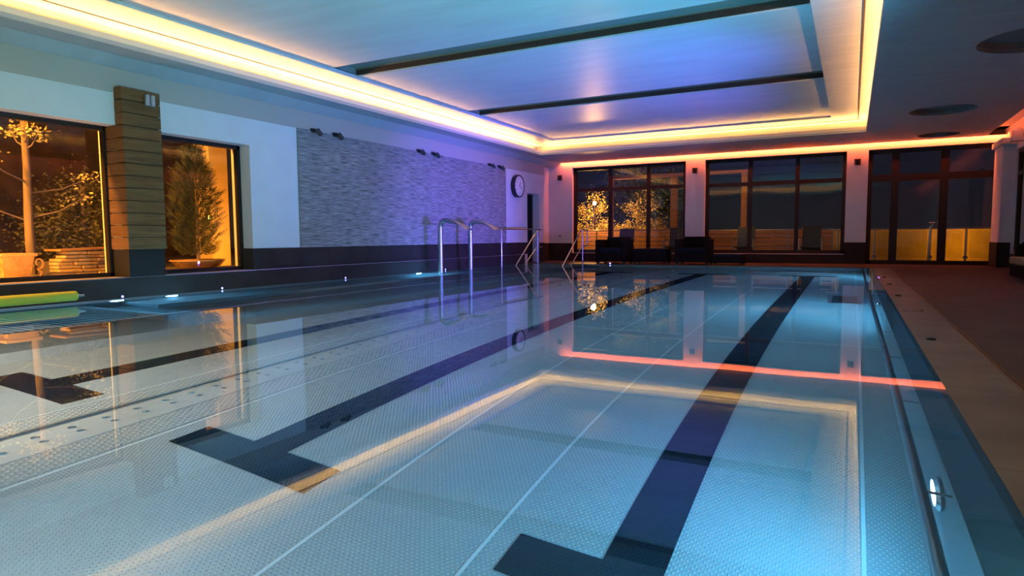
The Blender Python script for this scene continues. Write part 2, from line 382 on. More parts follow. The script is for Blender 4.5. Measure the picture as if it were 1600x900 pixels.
# lane markings
for x, lab in ((-.74, 'black lane line nearest the right rim, crossbar at the bottom of the photo'), (-2.78, 'middle black lane line, orange cove reflected on its crossbar'), (-4.82, 'black lane line farthest left, beside the underwater grating bench')):
    z0, z1 = -DEP, -DEP+.005
    l_ = MB(); l_.box((x-.125, 2.42, z0), (x+.125, 13.8, z1)); l_.box((x-.5, 2.17, z0), (x+.5, 2.42, z1)); l_.box((x-.5, 13.8, z0), (x+.5, 14.05, z1))
    tag(l_.build('lane_marking', lanem), lab, 'lane marking', 'black lane markings on the pool bottom')
# floor drain
dg = MB().box((-.21, 9.12, -DEP), (.09, 10.03, -DEP+.008)); do = dg.build('floor_drain', mat('dark_grate', (.02, .03, .04), .5)); tag(do, 'dark rectangular drain in the pool bottom near the right wall', 'drain')
fr_ = MB()
for a_, b_ in (((-.25, 9.08), (-.21, 10.07)), ((.09, 9.08), (.13, 10.07)), ((-.25, 9.08), (.13, 9.12)), ((-.25, 10.03), (.13, 10.07))): fr_.box((*a_, -DEP), (*b_, -DEP+.01))
fr_.build('drain_frame', steelr, do)
# --- water
wt = MB(); wt.quad((-7.99, Y0-.0, 0), (XE+.001, Y0, 0), (XE+.001, Y1, 0), (-7.99, Y1, 0))
tag(wt.build('pool_water', waterm), 'still clear blue water filling the pool to the rim', 'water', kind='stuff')

# --- left wall
W1a, W1b, W2a, W2b, WZ0, WZ1 = 1.0, 4.86, 5.33, 6.83, .256, 2.13
l_ = MB()
T = -8.46
l_.box((T, YN, 0), (XL, W1a, 2.82)); l_.box((T, W1a, 0), (XL, W2b, WZ0-.02)); l_.box((T, W1a, WZ1), (XL, W2b, 2.82)); l_.box((T, W1b, WZ0), (XL-.02, W2a, WZ1))
l_.box((T, W2b, 0), (XL, 16.20, 2.82)); l_.box((T, 16.20, 1.95), (XL, 16.96, 2.82)); l_.box((T, 16.96, 0), (XL, 17.30, 2.82)); l_.box((T, 17.30, 0), (-8.28, YF+.2, 2.95))
struct(l_.build('wall_left', plaster), 'white left wall with two big windows')
struct(MB().box((XL-.001, YN, 2.52), (XL+.006, 17.30, 2.82)).build('trim_4', beige), 'beige band along the top of the left wall')
struct(MB().box((XL, 7.77, .58), (XL+.03, 14.90, 2.519)).build('stone_cladding', stonem), 'grey split stone cladding on the left wall')
t_ = MB().box((XL-.29, YN, 0), (-7.98, 15.9, .256)); struct(t_.build('trim_5', tileyz), 'dark tiled ledge along the left side of the pool')
struct(MB().box((-8.26, W1a, .256), (-7.995, 4.84, .259)).box((-8.26, 5.34, .256), (-7.995, W2b, .259)).build('trim_14', mat('sill_stone', (.42, .34, .27), .5)), 'pale stone sill below the left windows')
t_ = MB().box((-7.99, YN, .250), (-7.974, 15.9, .2575)); struct(t_.build('trim_6', mat('metal_edge', (.55, .5, .48), .35, .8)), 'thin metal edge of the dark ledge')
t_ = MB().box((XL, W2b, .256), (XL+.02, 16.2, .58)).box((XL, 16.96, 0), (XL+.02, 17.30, .56)).box((-8.33, W2b-.02, .256), (XL+.02, W2b, .58)).box((-8.28, 17.3, 0), (-8.26, YF, .54))
struct(t_.build('baseboard_left', tileyz), 'dark brown wall tiles above the ledge')
# dark doorway in the left wall
dk = MB().box((T-1.2, 16.1, 0), (T-1.1, 17.1, 2.1)).box((T-1.2, 16.9, 0), (T, 17.0, 2.1)).box((T-1.2, 16.15, 0), (T, 16.2, 2.1)).box((T-1.2, 16.1, 1.95), (T, 17.1, 2.05))
dro = dk.build('door_1', mat('blue_grey_passage', (.010, .010, .014), .6)); struct(dro, 'dark open doorway in the left wall beyond the clock')
MB().box((T+.02, 16.90, 0.001), (-8.25, 16.955, 1.945)).build('passage_dark_sheet', mat('passage_shade', (.012, .012, .015), .6), dro)  # black sheet standing in for the shade of the passage
def window_frames(name, lab, axis, plane, spans, z0, z1, trans=None, thick=.07, depth=.08, mull=(), glass=glassm, outer=.07, tt=None, mt=None):
    """a framed window; axis 'Y' means it lies in a plane of constant X"""
    a, b = spans
    root = struct(MB().build(name, dframe) if False else bpy.data.objects.new(name, None), lab)
    COL.objects.link(root)
    def bx(u0, u1, v0, v1, d0=-depth/2, d1=depth/2):
        return ((plane+d0, u0, v0), (plane+d1, u1, v1)) if axis == 'Y' else ((u0, plane+d0, v0), (u1, plane+d1, v1))
    fm = MB()
    for q in (bx(a, a+outer, z0, z1), bx(b-outer, b, z0, z1), bx(a, b, z0, z0+outer), bx(a, b, z1-outer, z1)): fm.box(*q)
    fm.build('window_frame', dframe, root)
    for x in mull:
        MB().box(*bx(x-(mt or thick)/2, x+(mt or thick)/2, z0+outer, z1-outer)).build('mullion', dframe, root)
    xs = [a+outer]+[c for x in mull for c in (x-(mt or thick)/2, x+(mt or thick)/2)]+[b-outer]
    for x0, x1 in zip(xs[::2], xs[1::2]):
        zz = [(z0+outer, z1-outer)]
        if trans:
            MB().box(*bx(x0, x1, trans-(tt or thick)/2, trans+(tt or thick)/2)).build('transom', dframe, root)
            zz = [(z0+outer, trans-(tt or thick)/2), (trans+(tt or thick)/2, z1-outer)]
        for p0, p1 in zz:
            g = MB()
            if axis == 'Y': g.quad((plane, x0, p0), (plane, x1, p0), (plane, x1, p1), (plane, x0, p1))
            else: g.quad((x0, plane, p0), (x1, plane, p0), (x1, plane, p1), (x0, plane, p1))
            g.build('pane', glass, root)
    return root
window_frames('window_1', 'large left window with planter and stone stack outside', 'Y', XW, (W1a, W1b), WZ0, WZ1, outer=.055)
window_frames('window_2', 'narrow left window with a conifer outside', 'Y', XW, (W2a, W2b), WZ0, WZ1, outer=.055)
# --- far wall
f = MB(); D = YF+.30
for x0, x1 in ((-8.3, -7.5), (-4.12, -3.60), (-.17, .30), (2.93, XR)): f.box((x0, YF, 0), (x1, D, 2.95))
f.box((-7.5, YF, 0), (-4.12, D, .235)); f.box((-3.60, YF, 0), (-.17, D, .235)); [f.box((u0, YF, 2.79), (u1, D, 2.95)) for u0, u1 in ((-7.5, -4.12), (-3.60, -.17), (.30, 2.93))]
struct(f.build('wall_back', plaster), 'far wall of white pillars between dark glazed bays')
f = MB()
for x0, x1, z in ((-8.28, -7.5, .54), (-4.12, -3.60, .54), (-.17, .30, .54), (2.93, XR, .54)): f.box((x0, YF-.02, 0), (x1, YF, z))
f.box((-7.5, YF-.02, 0), (-4.12, YF, .235)); f.box((-3.60, YF-.02, 0), (-.17, YF, .235))
struct(f.build('baseboard_back', tilexz), 'dark brown tiles along the foot of the far wall')
struct(MB().box((-7.5, YF-.03, .235), (-4.12, YF+.12, .25)).box((-3.60, YF-.03, .235), (-.17, YF+.12, .25)).build('trim_7', mat('light_sill', (.45, .40, .38), .4)), 'pale window sills of the far wall')
window_frames('window_3', 'left far window bay with lit shrubs outside', 'X', YF+.16, (-7.5, -4.12), .25, 2.79, 2.12, .10, .09, (-6.35, -5.20), outer=.09)
window_frames('window_4', 'right far window bay with dark sky outside', 'X', YF+.16, (-3.60, -.17), .25, 2.79, 2.10, .10, .09, (-2.44, -1.29), outer=.09)
d3 = window_frames('door_2', 'glazed double door to the terrace', 'X', YF+.16, (.30, 2.93), 0.0, 2.79, 2.10, .2, .09, (.88, 1.88), outer=.10, tt=.16, mt=.17)
MB().tube(bend([(1.74, YF+.11, 1.0), (1.74, YF+.04, 1.0), (1.60, YF+.04, 1.0)], .02), .011).build('door_handle', steel, d3, True)
# pier and right wall
f = MB()
f.box((XR, YN, 0), (XR+.3, 13.2, 3.1)); f.box((XR, 17.15, 0), (XR+.3, YF+.3, 3.1)); f.box((XR, 13.2, 2.50), (XR+.3, 17.15, 3.1)); f.box((XR, 13.2, 0), (XR+.3, 17.15, .30))
f.box((2.80, 17.2, 0), (XR-.001, YF-.001, 2.62))
struct(f.build('wall_right', plaster), 'right wall with pier and window')
struct(MB().box((2.78, 17.18, 0), (XR-.02, 17.2, .54)).box((2.78, 17.18, 0), (2.80, YF, .54)).box((XR-.02, YN, 0), (XR, 17.18, .30)).build('baseboard_right', tileyz), 'dark tiles at the foot of the right pier')
struct(MB().box((2.74, 17.0, 2.62), (XR-.002, YF, 2.74)).build('trim_8', plaster), 'white lintel over the right pier')
window_frames('window_5', 'window in the right wall behind the wicker bench', 'Y', XR+.08, (13.2, 17.15), .30, 2.50, 2.0, .08, .08, (15.0,), outer=.07)
struct(MB().box((XL-.4, YN-.2, 0), (XR+.3, YN, 3.1)).build('wall_front', plaster), 'wall behind the camera')
# --- ceiling: lower ring, raised panels, grooves and slots
zt = ZS+.05
c = MB()
c.box((-7.87, YN, ZS), (CX0, CY1, zt)); c.box((-7.87, CY1, ZS), (CX1, YF-.09, zt)); c.box((CX0, YN, ZS), (CX1, CY0, zt))
struct(MB().prism([(-7.871, ZS), (-7.871, zt), (-8.30, zt), (-8.30, 2.821), (XL, 2.821)], 'Y', YN, YF).build('trim_13', ceilr), 'sloping edge of the ceiling above the left wall')
struct(c.build('ceiling_border', ceilr), 'lower ceiling border around the lit field')
c = MB(); lp = MB(); LZ = 3.05
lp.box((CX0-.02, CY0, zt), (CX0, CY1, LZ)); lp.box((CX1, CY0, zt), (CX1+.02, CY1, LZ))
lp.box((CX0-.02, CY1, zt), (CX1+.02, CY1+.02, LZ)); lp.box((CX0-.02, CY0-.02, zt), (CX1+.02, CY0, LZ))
struct(lp.build('trim_15', mat('glow_tinted_lip', (.80, .68, .50), .7)), 'upstand edge tinted cream for the cove glow, in front of the hidden cove lamps')  # warm cove glow on the lip is put into its cream colour
UX0, UX1, UY0, UY1 = CX0-.30, CX1+.30, CY0-.30, CY1+.30
c.box((UX0-.02, UY0, zt), (UX0, UY1, ZU)); c.box((UX1, UY0, zt), (UX1+.02, UY1, ZU))
c.box((UX0-.02, UY1, zt), (UX1+.02, UY1+.02, ZU)); c.box((UX0-.02, UY0-.02, zt), (UX1+.02, UY0, ZU))
IX0, IX1, IY0, IY1 = -6.92, -.47, 1.0, 15.38
PT = ZU+.07
c.box((UX0-.02, UY0-.02, ZU), (IX0, UY1+.02, PT)); c.box((IX1, UY0-.02, ZU), (UX1+.02, UY1+.02, PT))
c.box((IX0, IY1, ZU), (IX1, UY1+.02, PT)); c.box((IX0, UY0-.02, ZU), (IX1, IY0, PT))
struct(c.build('ceiling', ceilm), 'pale ceiling with a raised lit field over the pool')
c = MB(); sl = MB(); FZ = ZU+.03
slots = [(3.68, 4.27), (7.35, 7.95), (11.10, 11.70)]
ys = [IY0]+[v for s_ in slots for v in s_]+[IY1]
for a, b in zip(ys[::2], ys[1::2]): c.box((IX0, a, FZ), (IX1, b, FZ+.03))
for a, b in slots:
    sl.box((IX0, a-.02, FZ+.13), (IX1, b+.02, FZ+.15)); sl.box((IX0-.02, a, FZ+.03), (IX0, b, FZ+.15)); sl.box((IX1, a, FZ+.03), (IX1+.02, b, FZ+.15)); sl.box((IX0, a-.02, FZ+.03), (IX1, a, FZ+.13))
    sl.box((IX0, b, FZ+.03), (IX1, b+.02, FZ+.13))
struct(c.build('ceiling_field', ceilf), 'inner field of the ceiling')
struct(sl.build('ceiling_slots', mat('shaded_slot', (.17, .20, .17), .6)), 'recessed slots across the ceiling field, shade painted in')  # shade inside the recess is put into the darker slot colour
for a, b in slots:
    struct(MB().box((IX0+.02, b-.012, FZ+.022), (IX1-.02, b, FZ+.10)).build('trim_9', slotb), 'dark brown grille in a ceiling slot')
g = MB(); gx0, gx1, gy0, gy1 = -7.485, .030, .55, 15.90
for a_, b_ in (((gx0, gy0), (gx0+.022, gy1)), ((gx1, gy0), (gx1+.022, gy1)), ((gx0, gy1), (gx1+.022, gy1+.03)), ((gx0, gy0), (gx1, gy0+.022))): g.box((*a_, ZU-.006), (*b_, ZU+.001))
struct(g.build('trim_10', groove), 'thin dark joint around the lit ceiling')
g = MB().box((.315, YN, ZS-.002), (.321, CY1+.4, ZS+.001)).box((-7.868, YN, ZS-.002), (-7.862, YF-.1, ZS+.001)); struct(g.build('trim_11', mat('fine_joint', (.35, .36, .36), .6)), 'fine joints in the lower ceiling')
# right soffit with round recesses
so = MB().box((CX1, YN, ZS), (2.62, YF-.09, zt)); so_ = struct(so.build('ceiling_soffit', ceildk), 'grey lower ceiling over the right deck')
so2 = MB().box((2.60, YN, 3.10), (XR+.3, YF+.3, 3.14)).box((XL-.4, YF-.25, 3.10), (XR+.3, YF+.3, 3.14)).box((2.48, YN, 3.10), (2.60, YF-.1, 3.14)).box((2.48, YN, zt), (2.50, YF-.1, 3.1)).box((XL-.3, YF-.13, zt), (2.48, YF-.11, 3.1)); struct(so2.build('ceiling_slot', ceilm), 'recess above the wall washers')
cut = MB()
discs = [(1.85, 9.45, .62), (1.37, 13.97, .52), (1.64, 17.3, .40)]
for x, y, r_ in discs: cut.lathe([(r_, ZS-.05), (r_, ZS+.08)], (x, y, 0), 64)
co = cut.build('cutter', ceildk)
bm_ = so_.modifiers.new('holes', 'BOOLEAN'); bm_.operation = 'DIFFERENCE'; bm_.object = co; bm_.solver = 'EXACT'
dg_ = bpy.context.evaluated_depsgraph_get(); me2 = bpy.data.meshes.new_from_object(so_.evaluated_get(dg_)); so_.modifiers.clear(); so_.data = me2
bpy.data.objects.remove(co, do_unlink=True)
labs = ['large round recess in the grey ceiling, nearest the top right corner', 'round ceiling recess over the right deck, middle of the row', 'round ceiling recess closest to the glazed far door']
for (x, y, r_), lb in zip(discs, labs):
    k = MB().lathe([(r_, ZS+.051), (r_+.02, ZS+.051), (r_+.02, ZS+.16), (r_*.5, ZS+.17), (.001, ZS+.17)], (x, y, 0), 64)
    k = MB()
    n = 64
    prof = [(r_, ZS), (r_, ZS+.12), (.001, ZS+.12)]
    rings = [[k.bm.verts.new((x+q*math.cos(2*math.pi*i/n), y+q*math.sin(2*math.pi*i/n), h_)) for i in range(n)] for q, h_ in prof]
    for A_, B_ in zip(rings, rings[1:]):
        for i in range(n): k.bm.faces.new((A_[i], A_[(i+1) % n], B_[(i+1) % n], B_[i]))
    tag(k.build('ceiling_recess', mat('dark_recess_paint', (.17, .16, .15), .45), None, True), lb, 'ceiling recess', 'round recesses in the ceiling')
k = MB().lathe([(.55, ZS-.004), (.55, ZS+.002)], (-1.15, 17.35, 0), 64).build('ceiling_recess', MATS['dark_recess_paint'], None)
tag(k, 'round dark ceiling disc above the right far window bay', 'ceiling recess', 'round recesses in the ceiling')
# roof lid so no night sky leaks through the gaps
struct(MB().box((XL-.4, YN-.2, 3.45), (XR+.4, YF+.4, 3.5)).box((XL-.45, YN, 2.8), (XL-.4, YF+.4, 3.5)).box((XL-.4, YF+.3, 2.9), (XR+.4, YF+.35, 3.5)).box((XR+.3, YN, 3.0), (XR+.35, YF+.4, 3.5)).build('roof', mat('roof_dark', (.05, .05, .05), .9)), 'flat roof')

# =================================================================== THINGS INSIDE
# slatted wooden column
cr = thing('slatted_column', 'column clad in brown wooden boards between the two left windows', 'column', (-8.0, 5.08, .256))
MB().box((-8.29, 4.85, .256), (-7.93, 5.32, .60)).build('base_block', mat('slate_tile', (.014, .013, .012), .5, spec=.15), cr)
MB().box((-8.28, 4.87, .60), (-7.93, 5.30, 2.57)).build('core', groove, cr)
nb = 13; hb = (2.585-.60)/nb
for k in range(nb):
    z = .60+k*hb
    x0 = -8.30 if z < 2.05 else -8.05
    MB().box((x0, 4.835, z+.004), (-7.90, 5.335, z+hb-.006)).build('board', wood, cr, bevel=.004)
# box lamp on the column
def box_lamp(loc, normal, label, m1=steelr, group='small box lamps on pillars', s=1.0):
    r_ = thing('wall_lamp', label, 'wall lamp', loc, group); x, y, z = loc
    nx, ny = normal; tx, ty = -ny, nx
    MB().obox((x+nx*.012*s, y+ny*.012*s, z), (nx*.012*s, ny*.012*s, 0), (tx*.05*s, ty*.05*s, 0), (0, 0, .06*s)).build('back_plate', m1, r_)
    for sgn in (-1, 1):
        MB().lathe([(.03*s, -.075*s), (.034*s, -.07*s), (.034*s, .07*s), (.03*s, .075*s)], (x+nx*.055*s+tx*.038*sgn*s, y+ny*.055*s+ty*.038*sgn*s, z), 16).build('lamp_tube', m1, r_, True)
    return r_
box_lamp((-7.90, 5.17, 2.46), (1, 0), 'small grey lamp on the wooden slatted column', mat('grey_lamp', (.35, .36, .38), .45, .5), s=.9)
bronz = mat('dark_lamp', (.06, .04, .035), .4, .5)
for x, lb in ((-7.88, 'small dark lamp on the far left corner pillar'), (-3.86, 'small dark lamp on the pillar between the far window bays'), (.065, 'small dark lamp on the pillar left of the glazed door')):
    box_lamp((x, YF-.0, 2.51), (0, -1), lb, bronz)
# clip spotlights on the stone wall
def clip_spot(y, lb):
    r_ = thing('spotlight', lb, 'spotlight', (XL+.03, y, 2.50), 'pairs of small spotlights above the stone cladding')
    MB().obox((XL+.04, y, 2.52), (.035, 0, 0), (0, .045, 0), (0, 0, .03)).build('bracket', black, r_)
    MB().tube([(XL+.07, y, 2.52), (XL+.11, y+.03, 2.50)], .014).build('arm', black, r_, True)
    MB().tube([(XL+.10, y+.02, 2.53), (XL+.14, y+.05, 2.47), (XL+.16, y+.065, 2.44)], .045, 14, .036).build('lamp_head', mat('dark_grey_metal', (.05, .05, .055), .35, .6), r_, True)
for y, lb in ((8.11, 'spotlight at the left end of the stone wall, first of six'), (8.62, 'second spotlight from the left above the stone wall'), (11.07, 'left spotlight of the middle pair above the stone wall'), (11.6, 'right spotlight of the middle pair above the stone wall'), (14.03, 'left spotlight of the pair nearest the clock'), (14.52, 'spotlight closest to the clock above the stone wall')): clip_spot(y, lb)
# wall clock
cy_, cz_ = 15.50, 2.09
k = thing('wall_clock', 'big round wall clock with black rim beside the stone wall', 'clock', (XL, cy_, cz_))
MB().lathe([(.275, XL), (.30, XL+.01), (.30, XL+.12), (.275, XL+.13), (.262, XL+.118), (.262, XL+.05), (.001, XL+.05)], (0, cy_, cz_), 48, 'X').build('clock_rim', black, k, True)
dial = MB().lathe([(.262, XL+.09), (.262, XL+.112), (.001, XL+.112)], (0, cy_, cz_), 48, 'X').build('dial', mat('white_dial', (.75, .75, .74), .4), k)
hx = XL+.113
for h_ in range(1, 13):
    cu = bpy.data.curves.new('numeral', 'FONT'); cu.body = str(h_); cu.size = .075; cu.align_x = 'CENTER'; cu.align_y = 'CENTER'; cu.extrude = .001
    tmp = bpy.data.objects.new('tmp', cu); COL.objects.link(tmp); bpy.context.view_layer.update()
    me_ = bpy.data.meshes.new_from_object(tmp.evaluated_get(bpy.context.evaluated_depsgraph_get())); bpy.data.objects.remove(tmp, do_unlink=True)
    an = math.pi/2-h_*math.pi/6
    me_.transform(Matrix.Translation((hx, cy_+.205*math.cos(an), cz_+.205*math.sin(an))) @ Matrix(((0, 0, 1, 0), (1, 0, 0, 0), (0, 1, 0, 0), (0, 0, 0, 1))))
    me_.materials.clear(); me_.materials.append(black); me_.name = 'numeral'
    o = bpy.data.objects.new('numeral', me_); COL.objects.link(o); o.parent = k; o.matrix_parent_inverse = Matrix.Translation(k.location).inverted()
for an, L_, wd_ in ((R(60), .12, .010), (R(-20), .17, .007)):
    MB().obox((hx+.004, cy_+math.cos(an)*L_/2, cz_+math.sin(an)*L_/2), (.002, 0, 0), (0, math.cos(an)*L_/2, math.sin(an)*L_/2), (0, -math.sin(an)*wd_, math.cos(an)*wd_)).build('hand', black, k)
# socket
sk = thing('wall_socket', 'small socket low on the far left corner pillar', 'socket', (-7.90, YF, .75))
MB().box((-7.95, YF-.012, .70), (-7.85, YF, .80)).build('cover_plate', mat('socket_white', (.55, .55, .55), .4), sk, bevel=.004)
MB().lathe([(.025, YF-.018), (.025, YF-.010)], (-7.90, 0, .75), 16, 'Y').build('socket_hole', black, sk)
# dome lamp on the right wall
dl = thing('wall_lamp', 'white half-round lamp high on the right wall', 'wall lamp', (XR, 16.55, 2.78))
MB().box((XR-.22, 16.43, 2.60), (XR, 16.62, 2.68)).build('lamp_tray', plaster, dl, bevel=.005)
MB().lathe([(.01, 2.88), (.05, 2.872), (.085, 2.84), (.10, 2.79), (.10, 2.68)], (XR-.11, 16.52, 0), 24).build('lamp_dome', mat('frosted_white', (.7, .65, .6), .5), dl, True)

# swan-neck water spouts
def spout(y, lb):
    r_ = thing('water_spout', lb, 'water spout', (-7.63, y, 0), 'swan-neck massage spouts')
    x = -7.63
    pts = bend([(x, y, -.46), (x, y, 1.12), (x+.34, y, 1.055)], .22, 10)
    MB().tube(pts, .052, 20).build('pipe', steelr, r_, True)
    # flattened flared nozzle
    n = MB(); rings = []
    for t in range(6):
        u = t/5; cx_ = x+.30+.42*u; cz2 = 1.066-.185*u+.02*math.sin(u*3.1); hw = .052+.11*u**1.2; hh = .050-.038*u**.8
        ring = [n.bm.verts.new((cx_+.15*hh*math.sin(a), y+hw*math.cos(a), cz2+hh*math.sin(a))) for a in [2*math.pi*q/20 for q in range(20)]]
        rings.append(ring)
    for A_, B_ in zip(rings, rings[1:]):
        for q in range(20): n.bm.faces.new((A_[q], A_[(q+1) % 20], B_[(q+1) % 20], B_[q]))
    n.bm.faces.new(rings[0][::-1]); n.bm.faces.new(rings[-1])
    n.build('nozzle', steelr, r_, True)
    MB().lathe([(.075, -.46), (.075, -.45), (.05, -.44)], (x, y, 0), 24).build('foot_flange', steelr, r_, True)
spout(11.25, 'nearer steel swan-neck spout rising by the stone wall')
spout(12.45, 'second steel swan-neck spout, closer to the clock')

# stair handrails at the far left
def handrail_left():
    x = -7.62
    r_ = thing('pool_handrail', 'left steel handrail with long level bar by the dark doorway', 'handrail', (x, 15.9, 0))
    MB().tube(bend([(x, 13.9, -.46), (x, 13.9, .93), (x, 16.25, .93)], .07), .017, 12).build('top_bar', steel, r_, True)
    MB().tube([(x, 15.95, .93), (x, 15.95, 0.0)], .017).build('post', steel, r_, True)
    MB().tube([(x, 15.93, .91), (x, 14.66, 0), (x, 14.2, -.34)], .017).build('sloping_rail', steel, r_, True)
    MB().tube([(x, 15.93, .47), (x, 15.18, 0), (x, 14.9, -.18)], .014).build('lower_rail', steel, r_, True)
    MB().tube([(x, 15.95, .45), (x, 16.25, .45)], .014).build('short_bar', steel, r_, True)
def handrail_right():
    x = -6.30
    r_ = thing('pool_handrail', 'right steel handrail sloping into the water before the lit shrubs', 'handrail', (x, 15.9, 0))
    MB().tube(bend([(x, 14.2, -.34), (x, 14.62, 0), (x, 15.88, .92), (x, 16.30, .92), (x, 16.30, .50), (x, 15.98, .47)], .05), .018, 12).build('looped_rail', steel, r_, True)
    MB().tube([(x, 15.95, .92), (x, 15.95, 0.0)], .017).build('post', steel, r_, True)
    MB().tube([(x, 15.93, .47), (x, 15.15, 0), (x, 14.9, -.18)], .014).build('lower_rail', steel, r_, True)
handrail_left(); handrail_right()

# grab rail along the right pool wall, under water
gr = thing('grab_rail', 'long steel grab rail under water along the right wall', 'grab rail', (.22, 8, -.25))
MB().tube([(.215, Y0+.05, -.25), (.215, 8, -.25), (.215, Y1-.05, -.25)], .020, 14).build('rail_tube', steelr, gr, True)
for y in [1.2+1.15*i for i in range(13)]:
    MB().tube([(.30, y, -.27), (.215, y, -.25)], .009, 8).build('bracket', steel, gr, True)
# portholes
lamp_em = mat('lamp_lens', (.8, .9, 1), .2, emit=(.62, .90, 1.0), es=9)
plabs = ['round underwater lamp in the right wall, nearest the camera', 'round underwater lamp in the right wall, middle of the length', 'round underwater lamp in the right wall at the far end', 'underwater lamp at the left wall beyond the wooden column', 'underwater lamp at the left wall just before the swan-neck spouts', 'added unseen underwater fill lamp in the near end wall, right', 'added unseen underwater fill lamp in the near end wall, left', 'added unseen underwater fill lamp in the near end wall above the grating bench', 'underwater lamp at the left wall, right under the corner of the big window']
for (p, d), lb in zip(PORT, plabs):
    r_ = thing('underwater_lamp', lb, 'underwater lamp', p, 'round underwater lamps')
    ax = 'Y' if d[1] == 1 else 'X'; s_ = -1 if d[0] < 0 else 1
    base = Y0 if d[1] == 1 else (.30 if s_ < 0 else -7.98); cc_ = (p[0], 0, p[2]) if d[1] == 1 else (0, p[1], p[2])
    MB().lathe([(.105, base), (.11, base+s_*.012), (.095, base+s_*.024), (.085, base+s_*.024), (.085, base+s_*.01), (.001, base+s_*.01)], cc_, 32, ax).build('lamp_ring', steel, r_, True)
    MB().lathe([(.080, base+s_*.011), (.07, base+s_*.02), (.001, base+s_*.026)], cc_, 32, ax).build('lens', lamp_em, r_, True)
# tiny waterline lights along the left ledge
tiny = mat('blue_led', (.2, .2, 1), .3, emit=(.30, .30, 1.0), es=5)
for y, lb in ((4.77, 'tiny blue light at the waterline below the left window corner'), (6.2, 'tiny blue light at the waterline under the conifer window'), (8.75, 'tiny blue light at the waterline under the left end of the stone wall'), (11.95, 'tiny blue light at the waterline behind the nearer spout'), (13.0, 'tiny blue light at the waterline behind the second spout')):
    tag(MB().lathe([(.014, -7.979), (.013, -7.974), (.008, -7.970), (.001, -7.969)], (0, y, .022), 12, 'X').build('waterline_light', tiny, None, True), lb, 'small light', 'tiny blue lights at the waterline')
tag(MB().lathe([(.018, Y1-.001), (.014, Y1-.012), (.001, Y1-.014)], (-5.55, 0, .03), 12, 'Y').build('waterline_light', tiny, None, True), 'tiny blue light at the far pool edge before the left armchair', 'small light', 'tiny blue lights at the waterline')
for y, lb in ((8.8, 'round cap of an added fill spot on the right rim, third from the far end'), (10.8, 'round cap of an added fill spot on the right rim, second from the far end'), (12.5, 'round cap of an added fill spot on the right rim, farthest from the camera'), (5.2, 'round cap of an added fill spot on the right rim, just before the inspection cover'), (1.6, 'round cap of an added fill spot on the right rim, nearest the camera')):
    o = MB().lathe([(.03, .001), (.03, .012), (.02, .018), (.001, .018)], (.50, y, 0), 20).build('rim_fill_cap', black, None, True)  # cap made up to go with each added fill spot
    tag(o, lb, 'rim lamp', 'caps of added fill spots on the right pool rim')
# inspection cover on the border
ic = MB()
for a_, b_ in (((.455, 7.08), (.465, 7.27)), ((.60, 7.08), (.61, 7.27)), ((.455, 7.08), (.61, 7.09)), ((.455, 7.26), (.61, 7.27))): ic.box((*a_, 0), (*b_, .004))
ico = thing('inspection_cover', 'small framed inspection cover in the border beside the right rim', 'cover', (.53, 7.17, 0))
ic.build('cover_frame', steel, ico); MB().box((.465, 7.09, 0), (.60, 7.26, .002)).build('cover_plate', borderm, ico)

# yellow roller at the left ledge
rl = thing('foam_roller', 'long yellow-green roller with steel axle hanging over the water at left', 'roller', (-7.80, 3.0, .09))
MB().lathe([(.040, 4.14), (.052, 4.135), (.056, 4.12), (.056, 1.30), (.05, 1.28)], (-7.80, 0, .092), 28, 'Y').build('roller_body', mat('yellow_green_foam', (.40, .42, .03), .55), rl, True)
MB().tube([(-7.80, 4.13, .092), (-7.80, 4.22, .092)], .014).build('axle', steel, rl, True)
MB().lathe([(.024, 4.14), (.024, 4.165), (.016, 4.17)], (-7.80, 0, .092), 16, 'Y').build('axle_collar', steel, rl, True)
for y in (1.8, 4.20): MB().tube([(-7.80, y, .092), (-7.98, y, .092)], .010).build('wall_bracket', steel, rl, True)
# underwater grating bench
gb = thing('grating_bench', 'underwater bench of thin steel bars at the left wall', 'bench', (-7.1, 2.6, -.9))
bars = MB(); y = .45
while y < 4.20:
    bars.tube([(-7.97, y, -.40), (-7.75, y, -.37), (-6.9, y, -.40), (-6.35, y, -.39), (-6.24, y, -.42)], .011, 6); y += .078
bo = bars.build('bar_grid', mat('bright_bar_steel', (.75, .77, .78), .35, .15), gb, True); bo['kind'] = 'stuff'
MB().box((-6.28, .42, -.50), (-6.245, 4.24, -.425)).build('front_rail', steelr, gb); MB().box((-7.97, .42, -.47), (-7.93, 4.24, -.415)).build('rear_rail', steelr, gb)
for y in (.5, 1.9, 3.20, 4.18): MB().box((-7.95, y-.02, -.90), (-6.26, y+.02, -.425)).build('support_panel', steelr, gb)
MB().box((-6.75, .5, -.90), (-6.72, 4.18, -.43)).build('backing_panel', mat('shadow_steel', (.20, .20, .21), .5, .4), gb)

